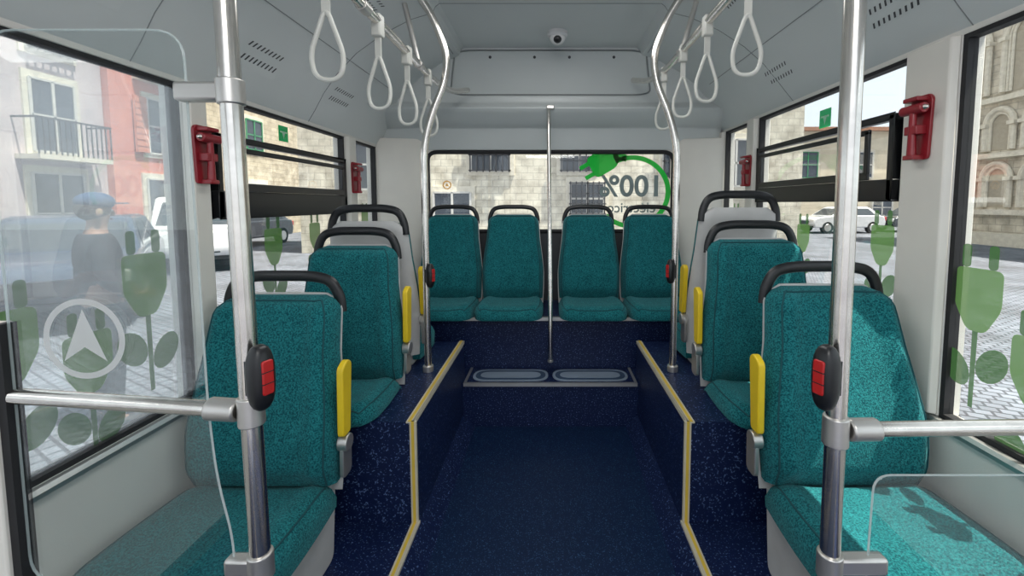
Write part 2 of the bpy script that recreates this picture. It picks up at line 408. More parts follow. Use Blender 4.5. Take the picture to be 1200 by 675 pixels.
# ------------------------------------------------------------ platforms & steps
WI=1.198
def platform(s):
    x=lambda v:s*v
    b=MB(); b.prism([(x(WI),UZ),(x(.51),UZ),(x(.495),LZ),(x(WI),LZ)],'y',1.53,YE,navy)
    up=b.build('seat_platform',label='navy speckled raised platform carrying seats beside window',cat='platform',origin=(0,0,0))
    b=MB(); b.prism([(x(WI),LZ),(x(.495),LZ),(x(.43),FZ),(x(.43),FZ-.06),(x(WI),FZ-.06)],'y',YF,YE,navy)
    lo=b.build('lower_platform',label='navy speckled low side platform beside the aisle',cat='platform',origin=(0,0,0))
    def q(b,x0,x1,y0,y1,z0,z1,m): b.box(min(x(x0),x(x1)),max(x(x0),x(x1)),y0,y1,z0,z1,m)
    b=MB(); q(b,.507,.533,1.52,YE,UZ,UZ+.006,nosing); q(b,.504,.51,1.52,YE,UZ-.012,UZ+.006,nosing)
    q(b,.496,.520,1.518,1.53,LZ+.004,UZ+.006,nosing); b.build('nosing_strip',up,label='cream edge strip')
    b=MB(); q(b,.515,.526,1.52,YE,UZ+.006,UZ+.008,nosey); q(b,.503,.513,1.515,1.518,LZ+.004,UZ+.008,nosey); b.build('yellow_insert',up,label='yellow anti-slip insert')
    b=MB(); q(b,.496,.520,YF,1.518,LZ,LZ+.006,nosing); q(b,.491,.497,YF,1.53,LZ-.005,LZ+.006,nosing); b.build('nosing_strip',lo,label='cream edge strip')
    b=MB(); q(b,.503,.513,YF,1.515,LZ+.006,LZ+.008,nosey); b.build('yellow_insert',lo,label='yellow anti-slip insert')
platform(-1); platform(1)
b=MB()
b.prism([(-.502,-1.02),(.502,-1.02),(.495,-1.199),(.43,-1.269),(.43,FZ-.06),(-.43,FZ-.06),(-.43,-1.269),(-.495,-1.199)],'y',2.352,YE,navy)
b.box(-1.19,1.19,YE+.001,2.579,FZ-.06,-1.02,navy)
b.build('rear_step',label='navy speckled step with two oval floor plates',cat='step')
b=MB(); b.box(-1.19,1.19,2.58,3.048,FZ-.06,-.70,navy); b.build('rear_seat_plinth',label='navy speckled plinth carrying the rear seats',cat='plinth')
b=MB(); b.box(-.492,.492,2.342,2.358,-1.033,-1.014,alum); b.box(-.492,-.478,2.358,2.575,-1.02,-1.014,alum); b.box(.478,.492,2.358,2.575,-1.02,-1.014,alum)
b.build(trimname(),label='aluminium edge of rear step',cat='edge strip',kind='structure')
b=MB(); b.box(-.72,.72,2.555,2.585,-.715,-.695,alum); b.build(trimname(),label='aluminium edge under rear seats',cat='edge strip',kind='structure')
for i,cx in enumerate((-.235,.235)):
    e=empty('floor_hatch',(cx,2.467,-1.02),'pale blue oval floor plate set in rear step','floor hatch',group='oval floor plates')
    o2=fillet([(-.222,-.085,0),(.222,-.085,0),(.222,.085,0),(-.222,.085,0)],.084,8,True)
    b=MB(); b.prism([(p.x,p.y) for p in o2],'z',0,.003,vent); b.build('plate_rim',e)
    b=MB(); b.prism([(p.x*.93,p.y*.78) for p in o2],'z',.003,.004,ventd); b.build('plate_centre',e,label='darker recessed centre')
    b=MB(); b.prism([(p.x*.80,p.y*.52) for p in o2],'z',.004,.005,vent); b.build('plate_inset',e,label='pale inner plate')

# ------------------------------------------------------------ seats
def seat(x,y,zc,bz,h,rot,arm,label,group,wd=.43,dep=.40,thick=.11,rec=.13,hr=.019,hh=.066,taper=.028,cex=0):
    e=empty('bus_seat',(x,y,bz),label,'seat',group=group,rot=rot)
    z0=zc-bz; hw=wd/2
    def halfw(v):
        z=v*h
        w=hw*(.97+.05*math.sin(math.pi*min(v*1.25+.12,1)))-taper*max(0,v-.35)/.65
        r=.055
        if z>h-r: w-= r-math.sqrt(max(0,r*r-(z-(h-r))**2))
        return max(w,.02)
    def yprof(v): return .015+rec*v*h/.62-.02*math.sin(math.pi*v)
    def bt(u,v):
        w=halfw(v); ed=(1-abs(u)**8)**.5 if abs(u)<1 else 0
        ev=min(1,(1-v)*h/.03)**.5 if v<1 else 0
        eb=min(1,.35+v*h/.10)
        bol=.022*math.exp(-((abs(u)-.80)/.15)**2)
        lum=.012*math.exp(-((v-.28)/.16)**2)
        return (u*w,yprof(v)-.012-(.05*ed*ev*eb)-(bol+lum)*ev*ed*eb,z0-.02+v*(h+.02))
    def bb(u,v):
        w=halfw(v); return (u*w*.995,yprof(v)+.012,z0-.02+v*(h+.02))
    b=MB(); b.slab(bt,bb,30,38,fabric); b.build('backrest',e,ang=60)
    b=MB(); pp=[]
    for k in range(0,31):
        v=k/30*.985; X,Y,Z=bt(-.90,v); pp.append((X,Y-.0015,Z))
    b.tube(pp,.003,piping,seg=6); b.tube([(-p[0],p[1],p[2]) for p in pp],.003,piping,seg=6)
    tp=[(bt(u/10,.99)[0],bt(u/10,.985)[1],bt(u/10,.985)[2]) for u in range(-9,10)]
    b.tube(tp,.003,piping,seg=6)
    b.build('piping',e)
    def st(u,v):
        w=halfw(v)*1.02; return (u*w,yprof(v)+.013,z0-.06+v*(h+.065))
    def sb(u,v):
        w=halfw(v)*1.02; ed=(1-abs(u)**6)**.5 if abs(u)<1 else 0
        return (u*w*(.985),yprof(v)+.02+.022*ed*(1 if v<.97 else .3),z0-.06+v*(h+.065))
    b=MB(); b.slab(st,sb,16,24,shellm); b.build('back_shell',e,label='light grey plastic back shell',ang=50)
    yh=yprof(1)+.012; hT=halfw(.86)
    path=[(-hT*.95,yh,z0+h-.06),(-hT*.935,yh,z0+h-.01),(-hT*.80,yh,z0+h+hh*.78),(-hT*.45,yh,z0+h+hh),(hT*.45,yh,z0+h+hh),(hT*.80,yh,z0+h+hh*.78),(hT*.935,yh,z0+h-.01),(hT*.95,yh,z0+h-.06)]
    path=fillet(path,.06,6)
    b=MB(); b.tube(path,hr,black,seg=14,ry=.012,up=(1,0,0)); b.build('grab_handle',e,label='black curved grab handle')
    def cw(v):
        w=(hw+cex)*(.985+.045*math.sin(math.pi*v)); r=.10; d=v*dep
        if d>dep-r: w-= (r-math.sqrt(max(0,r*r-(d-(dep-r))**2)))*.6
        return w
    def ct(u,v):
        ed=(1-abs(u)**6)**.5 if abs(u)<1 else 0
        ev=math.sqrt(max(0,1-max(0,(v-.76)/.24)**2))
        bk=math.exp(-(v/.07)**2)*.022
        bol=.012*math.exp(-((abs(u)-.78)/.16)**2)
        z=z0-.045+(.045+bol)*ed*ev +.014*v - .010*(1-u*u)-bk
        return (u*cw(v),.0-v*dep,z-(1-ev)*.02)
    def cb(u,v): return (u*cw(v)*.99,-v*dep*.985,z0-thick*.9)
    b=MB(); b.slab(ct,cb,30,30,fabric); b.build('seat_cushion',e,ang=60)
    b=MB()
    cp=[ct(-.9,k/30) for k in range(2,29)]; b.tube([(p[0],p[1],p[2]+.001) for p in cp],.003,piping,seg=6); b.tube([(-p[0],p[1],p[2]+.001) for p in cp],.003,piping,seg=6)
    cp=[ct(k/20*.9,28/30) for k in range(-20,21)]; b.tube([(p[0],p[1],p[2]+.001) for p in cp],.003,piping,seg=6)
    b.build('cushion_piping',e)
    b=MB(); bt_=z0-thick*.9
    if bt_>.02:
        s_=hw-.035
        prof_=fillet([(.06,bt_+.10,0),(.055,bt_-.0,0),(.03,.0,0),(-.20,0,0),(-.24,bt_*.4,0),(-dep*.93,bt_-.035,0),(-dep*.95,bt_,0),(.02,bt_,0),(.03,bt_+.1,0)],.03,4,False)
        b.prism([(p[0],p[1]) for p in prof_],'x',-s_,s_,shellm)
        b.build('seat_base',e,label='light grey plastic seat base',bevel=.006)
    if arm:
        ax=arm*(hw+.022); az=z0+.145
        a=MB()
        o=fillet([(-.028,-.005,0),(.022,-.005,0),(.045,.225,0),(.02,.24,0),(-.02,.22,0)],.014,4,True)
        a.prism([(p.x+.015,az+p.y) for p in o],'x',ax-.011,ax+.011,yellow)
        ar=a.build('armrest',e,label='yellow folded-up armrest',bevel=.005,seg=3)
        a=MB()
        a.tube([(ax-.018,.02,az-.035),(ax+.014,.02,az-.035)],.028,castm,seg=24)
        o=fillet([(-.02,-.15,0),(.04,-.15,0),(.045,-.02,0),(-.015,-.02,0)],.02,4,True)
        a.prism([(p.x+.015,az+p.y) for p in o],'x',ax-.012,ax+.002,castm)
        a.build('armrest_hinge',ar,label='grey metal hinge',bevel=.003)
    return e
seat(-.935,1.335,-.895,LZ,.575,0,1,'teal bus seat with yellow armrest behind glass screen','forward-facing teal seats',wd=.475,dep=.44)
seat(.924,1.29,-.86,LZ,.58,0,-1,'teal bus seat with sunlit cushion and yellow armrest','forward-facing teal seats',wd=.495,dep=.42,taper=.045)
seat(-.868,1.82,-.745,UZ,.555,0,1,'teal bus seat on raised platform, yellow armrest','forward-facing teal seats',wd=.435,dep=.35,thick=.065,rec=.07)
seat(.893,1.80,-.745,UZ,.585,0,-1,'teal bus seat on raised platform, yellow armrest','forward-facing teal seats',wd=.46,dep=.35,thick=.065,rec=.07)
seat(-.87,2.11,-.69,UZ,.60,PI,-1,'rear-facing teal seat showing pale grey back shell','rear-facing seats',dep=.33,rec=.05)
seat(.893,2.10,-.68,UZ,.655,PI,1,'rear-facing teal seat showing pale grey back shell','rear-facing seats',dep=.33,rec=.05)
for X in(-.675,-.255,.262,.685):
    seat(X,2.86,-.62,-.70,.54,0,0,'teal rear bench seat below the rear window','rear row seats',wd=.408,dep=.40,thick=.08,rec=.10,hr=.015,hh=.055)

# ------------------------------------------------------------ poles & rails
def pole(pts,r,label):
    o=Vector(pts[0]); e=empty('grab_pole',o,label,'grab pole')
    b=MB(); b.tube([Vector(p)-o for p in pts],r,chrome,seg=20); b.build('pole_tube',e)
    return e,o
def sleeve(e,o,p0,p1,r,name='clamp',label='grey metal clamp'):
    b=MB(); b.tube([Vector(p0)-o,Vector(p1)-o],r,castm,seg=20); return b.build(name,e,label=label,bevel=.002)
PY=.70
def pl(z): return -.523+.026*(.96-z)/2.16
def pq(z): return .480+.008*(.96-z)/2.16
e,o=pole([(pl(LZ),PY,LZ),(pl(.96),PY,.96)],.0158,'vertical brushed steel pole beside glass screen, with stop button')
sleeve(e,o,(pl(.158),PY,.158),(pl(.198),PY,.198),.020)
P=pl(.18)
b=MB(); b.box(P-.085-o.x,P-.01-o.x,-.012,.012,.163-o.z,.193-o.z,castm); b.build('clamp_arm',e,label='grey metal clamp arm',bevel=.005)
sleeve(e,o,(pl(-.375),PY,-.375),(pl(-.325),PY,-.325),.020)
sleeve(e,o,(pl(-.65),PY,-.65),(pl(-.605),PY,-.605),.020)
P=pl(-.63)
b=MB(); b.box(P-.058-o.x,P-.01-o.x,-.012,.012,-.642-o.z,-.612-o.z,castm); b.build('clamp_arm',e,label='grey metal clamp arm',bevel=.005)
e,o=pole([(pq(LZ),PY,LZ),(pq(.96),PY,.96)],.0158,'vertical brushed steel pole with stop button beside low glass')
sleeve(e,o,(pq(-.4),PY,-.41),(pq(-.4),PY,-.36),.020); sleeve(e,o,(pq(-.63),PY,-.65),(pq(-.63),PY,-.605),.020)
P=pq(-.63)
b=MB(); b.box(P+.01-o.x,P+.095-o.x,-.012,.012,-.64-o.z,-.61-o.z,castm); b.build('clamp_arm',e,label='grey metal clamp arm',bevel=.005)
def rail(p0,p1,r,label):
    o=Vector(p0); e=empty('grab_rail',o,label,'grab rail')
    b=MB(); b.tube([(0,0,0),Vector(p1)-o],r,chrome,seg=20); b.build('rail_tube',e)
    d=(Vector(p1)-o).normalized()
    b=MB(); b.tube([d*.0,d*.05],.019,castm,seg=20); b.build('rail_socket',e,label='grey cast socket',bevel=.003)
rail((pl(-.35)-.021,PY,-.350),(-.905,.70,-.325),.0130,'horizontal steel rail between pole and screen post')
rail((pq(-.38)+.021,PY,-.384),(1.195,.72,-.385),.0130,'horizontal steel rail from pole to side wall')
for s,lab in((-1,'steel pole rising from platform and bowed at top'),(1,'steel pole rising from platform and bowed at top')):
    pts=[(s*.59,2.01,UZ),(s*.59,2.01,.26),(s*.555,2.01,.40),(s*.485,2.01,.56),(s*.472,2.01,.68),(s*.53,1.98,.84),(s*.59,1.96,.93)]
    e,o=pole(fillet(pts,.07,6),.0165,lab)
    sleeve(e,o,(s*.59,2.01,UZ),(s*.59,2.01,UZ+.03),.025,'floor_flange','round floor flange')
def crail(s,z,lab):
    o=Vector((s*.60,-1.0,z)); e=empty('ceiling_rail',o,lab,'grab rail')
    b=MB(); b.tube([Vector(p)-o for p in fillet([(s*.60,-1.0,z),(s*.60,2.25,z),(s*.575,2.55,z+.02),(s*.52,2.74,z+.08)],.1,6)],.0165,chrome,seg=20); b.build('rail_tube',e)
    for yy in(.5,1.42,2.0):
        b=MB(); zt=onprof(s*.66)
        b.tube([Vector((s*.60,yy,z))-o,Vector((s*.66,yy,zt+.0))-o],.012,castm,seg=12); b.tube([Vector((s*.60,yy-.025,z))-o,Vector((s*.60,yy+.025,z))-o],.0205,castm,seg=16)
        b.build('rail_bracket',e,label='grey metal bracket to ceiling',bevel=.002)
crail(-1,.63,'long steel ceiling handrail carrying hanging straps'); crail(1,.69,'long steel ceiling handrail carrying hanging straps')
o=Vector((0,2.440,-.915)); e=empty('grab_pole',o,'slim steel pole in the centre before rear seats','grab pole')
b=MB(); b.tube([(0,0,.0),(0,0,.335),(-.012,.375,1.545)],.0125,chrome,seg=16); b.build('pole_tube',e)
b=MB(); b.box(-.025,.025,.350,.400,1.52,1.545,castm); b.build('pole_bracket',e,label='grey bracket at top',bevel=.005)
b=MB(); b.tube([(0,.0,.0),(0,.0,-.012)],.016,castm); b.tube([(0,0,.02),(0,.14,.02)],.010,castm); b.build('pole_end',e,label='grey mounting stub into plinth')

def strap(x,y,z):
    e=empty('hanging_strap',(x,y,z),'pale grey hanging strap with triangular loop handle','hanging strap',group='hanging straps')
    b=MB(); b.box(-.017,.017,-.020,.020,-.055,.022,strapm); b.build('strap_clip',e,bevel=.006)
    b=MB(); b.box(-.011,.011,-.003,.003,-.13,-.05,strapm); b.build('strap_band',e)
    b=MB(); pts=fillet([(0,0,-.105),(-.044,0,-.235),(-.031,0,-.298),(.031,0,-.298),(.044,0,-.235)],.033,7,True)
    b.tube(pts,.0065,strapm,seg=10,closed=True,up=(0,1,0)); b.build('strap_handle',e,label='pale plastic loop handle')
    return e
s0=strap(-.60,1.18,.63)
for y in(1.53,1.83,2.14): copy_tree(s0,(-.60,y,.63),random.uniform(-.25,.25))
s0.rotation_euler=(0,0,.15)
for y in(1.34,1.68,1.98,2.3): copy_tree(s0,(.60,y,.69),random.uniform(-.3,.3))

def button(x,y,z,sc,rz,lab):
    e=empty('stop_button',(x,y,z),lab,'stop button',group='stop buttons',rot=rz); e.scale=(sc,)*3
    b=MB(); b.ell((0,-.020,0),.0205,.020,.058,black,e=.75); b.box(-.014,.014,-.018,.0,-.03,.03,black); b.build('button_housing',e)
    b=MB()
    o=fillet([(-.010,-.027,0),(.010,-.027,0),(.010,.033,0),(-.010,.033,0)],.005,3,True)
    b.prism([(p.x,p.y) for p in o],'y',-.041,-.025,redb)
    b.build('push_button',e,label='red push button',bevel=.002)
    b=MB()
    for k in(-1,1): b.box(-.011,.011,-.0415,-.03,k*.010+.003-.0008,k*.010+.003+.0008,black)
    b.build('button_groove',e)
    return e
button(pl(-.28)+.015,PY-.012,-.285,.95,1.2,'black oval housing with red stop button on pole')
button(pq(-.28)-.015,PY-.012,-.285,.95,-1.2,'black oval housing with red stop button on pole')
button(-.59+.006,2.01-.016,-.34,1.0,1.2,'black stop button housing on platform pole')
button(.59-.006,2.01-.016,-.32,1.0,-1.2,'black stop button housing on platform pole')

def hammer(x,y,z,s,sc,lab):
    e=empty('emergency_hammer',(x,y,z),lab,'emergency hammer',group='emergency hammers'); e.scale=(sc,)*3
    b=MB()
    o=fillet([(-.034,-.10,0),(.034,-.10,0),(.040,.09,0),(.03,.105,0),(-.03,.105,0),(-.040,.09,0)],.015,4,True)
    b.prism([(p.x,p.y) for p in o],'x',0,-s*.010,redp)
    b.build('hammer_bracket',e,bevel=.002)
    b=MB()
    b.tube([(-s*.032,-.0,-.095),(-s*.034,0,-.03),(-s*.034,0,.05)],[.014,.011,.010],redp,seg=14)
    b.tube([(-s*.034,-.042,.06),(-s*.034,.042,.06)],.016,redp,seg=14)
    b.tube([(-s*.034,-.055,.06),(-s*.034,-.042,.06)],[.004,.01],chrome,seg=10)
    b.box(min(-s*.008,-s*.042),max(-s*.008,-s*.042),-.024,.024,-.02,.008,redp); b.box(min(-s*.008,-s*.048),max(-s*.008,-s*.048),-.028,.028,.084,.098,redp)
    b.box(min(-s*.008,-s*.046),max(-s*.008,-s*.046),-.020,.020,-.1,-.085,redp)
    b.build('hammer',e,label='red hammer with steel tip',bevel=.003)
hammer(-1.178,1.455,.16,-1,.95,'red emergency hammer in bracket on window pillar')
hammer(1.178,1.37,.235,1,.98,'red emergency hammer in bracket on window pillar')
hammer(-1.178,2.575,.15,-1,.9,'red emergency hammer on narrow rear pillar')
hammer(1.178,2.555,.19,1,.9,'red emergency hammer on narrow rear pillar')

def airvent(xc,y,nx,lab):
    e=MB()
    xs=[xc-.03+.012*k for k in range(6)]
    rows=[(x,onprof(x)-.0012) for x in xs]
    vs=[(x,y-.105,z) for x,z in rows]+[(x,y+.115,z) for x,z in rows]; k=len(rows)
    e.add(vs,[(i,i+1,k+i+1,k+i) for i in range(k-1)],duct)
    for r in range(nx):
        for k in range(9):
            x=xc+(r-.5)*.032; yy=y+(k-4)*.022
            z=onprof(x); zz=onprof(x+.012)
            e.add([(x,yy-.004,z-.002),(x,yy+.004,z-.002),(x+.012,yy+.004+.01,zz-.002),(x+.012,yy-.004+.01,zz-.002)],[(0,1,2,3)],slotm)
    e.build('air_vent',label=lab,cat='air vent',group='ceiling air vents')
for x,y in((-1.11,1.05),(-1.11,1.68),(-1.11,2.3),(1.09,1.42),(1.09,2.1),(-.76,1.85),(.76,1.85)): airvent(x,y,2,'row of dark slots in the curved ceiling duct')
# ------------------------------------------------------------ glass partitions
e=empty('glass_screen',(-.73,.70,-.66),'clear glass screen with round white emblem','glass screen')
def G(pts): return [(p[0]+.73,p[1]+.66) for p in pts]
o=[(p.x,p.y) for p in fillet([(-.905,.275,0),(-.585,.275,0),(-.580,-.35,0),(-.572,-.47,0),(-.55,-.58,0),(-.55,-.66,0),(-.905,-.66,0)],.05,6,True)]
b=MB(); b.prism(G(o),'y',-.003,.003,pglass); b.build('glass_pane',e)
b=MB(); b.tube([(p[0],0,p[1]) for p in G(o)],.0018,gedge,seg=6,closed=True); b.build('glass_edge',e,label='pale polished glass edge')
b=MB(); cx,cz=-.775+.73,-.225+.66
N=48
for k in range(N):
    a0,a1=2*PI*k/N,2*PI*(k+1)/N
    b.face([(cx+r*math.cos(a),-.005,cz+r*math.sin(a)) for r,a in((.068,a0),(.068,a1),(.058,a1),(.058,a0))],logom)
b.face([(cx,-.005,cz+.050),(cx-.036,-.005,cz-.038),(cx,-.005,cz-.014)],logom)
b.face([(cx,-.005,cz+.050),(cx+.036,-.005,cz-.038),(cx,-.005,cz-.014)],logom)
b.build('emblem_decal',e,label='white ring emblem with upward arrowhead')
e=empty('screen_post',(-.92,.70,LZ),'grey post with black seal holding glass screen','post')
b=MB(); b.box(-.05,.0,-.02,.02,0,1.0,pillm); b.build('post_body',e,bevel=.004)
b=MB(); b.box(.0,.014,-.012,.012,0,1.0,rubber); b.build('post_seal',e,label='black rubber seal')
e=empty('glass_screen',(.88,.70,-.66),'low clear glass panel with rounded corner','glass screen')
o=[(p.x-.88,p.y+.66) for p in fillet([(1.19,-.465,0),(.555,-.465,0),(.548,-.80,0),(1.19,-.80,0)],.03,6,True)]
b=MB(); b.prism(o,'y',-.003,.003,pglass); b.build('glass_pane',e)
b=MB(); b.tube([(p[0],0,p[1]) for p in o],.0018,gedge,seg=6,closed=True); b.build('glass_edge',e,label='pale polished glass edge')

# ------------------------------------------------------------ exterior
cob=brickmat('ground_cobbles',(.24,.26,.31),(.17,.185,.22),(.08,.08,.095),scale=4,bw=.5,rh=.38,msize=.045)
b=MB(); b.box(-60,60,-25,70,GZ-.2,GZ,cob); b.build('street_ground',label='grey cobbled street paving in sunlight',cat='street',origin=(0,0,GZ))
stone=brickmat('stone_facade',(.64,.56,.43),(.55,.48,.37),(.43,.38,.30),scale=1.5,bw=.7,rh=.32)
stone2=brickmat('pale_stone',(.78,.73,.61),(.70,.65,.54),(.56,.52,.44),scale=1.6,bw=.6,rh=.35)
stone3=brickmat('church_stone',(.74,.68,.57),(.66,.60,.50),(.50,.46,.39),scale=1.4,bw=.7,rh=.38)
pink=M('pink_render',(.64,.52,.53),.9,col2=(.46,.37,.40),scale=.9,detail=8,lo=.4,hi=.62)
greyr=M('grey_render',(.58,.49,.50),.9,col2=(.43,.37,.39),scale=.9,detail=8,lo=.4,hi=.62)
orng=M('orange_render',(.66,.23,.16),.9,col2=(.56,.18,.13),scale=1.2,detail=8)
ochre=M('cream_render',(.70,.61,.47),.9,col2=(.58,.51,.39),scale=1.2)
surr=M('stone_surround',(.72,.67,.56),.85,col2=(.60,.55,.46),detail=6)
dglass=M('dark_window_pane',(.05,.06,.08),.1)
iron=M('wrought_iron',(.02,.02,.025),.5)
wfr=M('white_window_frame',(.6,.58,.55),.5)
roofm=M('clay_roof',(.42,.21,.13),.9,col2=(.30,.15,.09),scale=6)
greenw=M('green_shutter',(.05,.25,.12),.6)
shutm=M('orange_shutter',(.60,.21,.13),.7)
def building(x,y,rot,w,h,m,label,wins,roof=True,depth=3):
    e=empty('building',(x,y,GZ),label,'building',rot=rot)
    b=MB(); b.box(-w/2,w/2,0,depth,0,h,m); b.build('facade',e)
    b=MB(); b.box(-w/2,w/2,-.35,depth,h,h+.25,roofm if roof else surr); b.build('eaves',e)
    for (u,z,ww,hh,st) in wins:
        b=MB()
        b.box(u-ww/2-.15,u+ww/2+.15,-.06,.02,z-.15,z+hh+.2,surr)
        b.box(u-ww/2,u+ww/2,-.07,-.05,z,z+hh,dglass)
        for k in(-1,0,1): b.box(u+k*ww/2-.035,u+k*ww/2+.035,-.10,-.06,z,z+hh,greenw if st=='g' else wfr)
        for k in(0,.5,1): b.box(u-ww/2,u+ww/2,-.10,-.06,z+k*hh-.03,z+k*hh+.03,greenw if st=='g' else wfr)
        if st=='grille':
            n=7
            for k in range(n): b.box(u-ww/2+ww*k/(n-1)-.02,u-ww/2+ww*k/(n-1)+.02,-.22,-.18,z-.05,z+hh+.05,iron)
            for k in(0,.33,.66,1): b.box(u-ww/2-.05,u+ww/2+.05,-.22,-.18,z+k*hh-.02,z+k*hh+.02,iron)
        b.build('facade_window',e,label='stone-framed window')
        if st=='bal':
            b=MB(); b.box(u-ww/2-.4,u+ww/2+.4,-.7,0,z-.25,z-.12,surr)
            n=14; W2=ww+.8
            for k in range(n+1): b.box(u-W2/2+W2*k/n-.012,u-W2/2+W2*k/n+.012,-.69,-.66,z-.12,z+.85,iron)
            b.box(u-W2/2,u+W2/2,-.70,-.65,z+.83,z+.88,iron)
            for q in(-1,1):
                b.box(u+q*W2/2-.02,u+q*W2/2+.02,-.7,0,z+.83,z+.88,iron)
            b.build('balcony',e,label='iron balcony')
        if st=='shut':
            for q in(-1,1):
                b=MB(); b.box(u+q*(ww*.75)-ww*.24,u+q*(ww*.75)+ww*.24,-.09,-.06,z,z+hh,shutm)
                for k in range(9): b.box(u+q*(ww*.75)-ww*.22,u+q*(ww*.75)+ww*.22,-.12,-.08,z+k*hh/9,z+(k+.8)*hh/9,shutm)
                b.build('shutter',e,label='orange louvred shutter')
    return e
H=PI/2
building(0,14,0,16.4,12,stone2,'pale stone building with grilled windows behind bus',
  [(-5.6,2.1,1.5,1.6,'x'),(-1.95,2.7,1.25,1.5,'grille'),(.95,2.7,1.2,1.0,'grille'),(1.2,1.3,1.1,1.0,'grille'),(4.2,2.5,1.1,1.5,'grille'),(-3.2,0,1.2,2.0,'x'),(6,2.2,1.2,1.5,'x'),(-1.9,6,1.2,1.5,'x'),(1.9,6,1.2,1.5,'x')])
building(-14.2,7.5,H,7,9.5,pink,'pink-grey rendered house with iron balconies',[(-1.5,4.6,1.2,2.0,'bal'),(1.8,4.6,1.2,2.0,'grille'),(-1.6,.3,1.4,2.4,'x'),(1.7,.6,1.2,2.0,'x')])
building(-14.3,12.45,H,2.85,9.5,greyr,'grey-pink rendered house with balcony',[(0,3.1,1.1,2.0,'bal'),(0,5.9,1.1,1.8,'grille'),(0,.2,1.3,2.3,'x')])
building(-14.1,15.6,H,3.4,9.5,orng,'orange-red rendered house with shutters',[(0,3.4,1.0,1.9,'shut'),(0,6.1,1.0,1.7,'bal'),(0,.2,1.3,2.3,'x')])
building(-14.3,23.8,H,12.8,9.5,stone,'warm stone wall building with few openings',[(-3,4.2,1.1,1.4,'g'),(3,4.2,1.1,1.4,'grille'),(-3,.2,1.4,2.4,'x')])
building(21,31,0,17,6.8,ochre,'cream rendered houses with green window and clay roof',[(-6,3.5,1.3,1.7,'x'),(-2.5,3.5,1.4,1.8,'g'),(1.5,3.5,1.3,1.8,'x'),(5,3.5,1.3,1.8,'bal'),(-4,.2,1.4,2.3,'x'),(3,.2,1.4,2.3,'x')])
building(10.4,21,0,3.8,8,stone,'stone corner building with windows',[(0,4,1.2,1.5,'grille'),(0,.3,1.3,2.2,'x')])
e=empty('church',(17.5,12.5,GZ),'pale weathered stone church wall with rows of arches','church',rot=-H)
b=MB(); b.box(-6.5,6.5,0,4,0,12,stone3); b.build('church_wall',e)
def arch(u,z,wd,ht):
    return [(u-wd/2,-.12,z)]+[(u-wd/2*math.cos(a),-.12,z+ht+wd/2*math.sin(a)*1.15) for a in [PI*k/14 for k in range(15)]]+[(u+wd/2,-.12,z)]
archsh=M('arch_recess_stone',(.42,.37,.29),.9)
for row,(z,n,wd,ht) in enumerate(((1.5,9,1.05,1.1),(3.7,9,1.05,1.0),(5.9,6,1.7,2.0))):
    for k in range(n):
        u=-5.7+11.4*k/(n-1)
        b=MB(); b.tube(arch(u,z,wd,ht),.10,surr,seg=8)
        b.tube([(p[0],p[1]+.05,p[2]) for p in arch(u,z,wd*.70,ht)],.05,surr,seg=8)
        b.tube([(p[0],p[1]+.05,p[2]) for p in arch(u,z,wd*.84,ht)],.05,surr,seg=8)
        P=arch(u,z,wd*.66,ht); b.face([(p[0],-.03,p[2]) for p in P],archsh)
        for q in(-1,1): b.box(u+q*wd/2-.13,u+q*wd/2+.13,-.28,0,z+ht-.08,z+ht+.06,surr)
        b.build('arch',e,label='carved stone arch')
b=MB(); b.box(-6.6,6.6,-.3,0,1.2,1.4,surr); b.box(-6.6,6.6,-.3,0,3.4,3.6,surr); b.box(-6.6,6.6,-.3,0,5.55,5.75,surr); b.box(-6.6,6.6,-.3,0,0,.5,surr); b.box(-6.6,6.6,-.02,0,.5,5.7,stone3); b.build('cornice',e,label='stone string course')
for u in(-6.35,6.35):
    b=MB(); b.box(u-.25,u+.25,-.5,0,0,9,stone3); b.build('buttress',e,label='stone buttress')
tyre=M('tyre_rubber',(.02,.02,.02),.8); carglass=M('car_window_glass',(.04,.05,.06),.06,spec=.8); lampr=M('tail_lamp',(.5,.02,.02),.3)
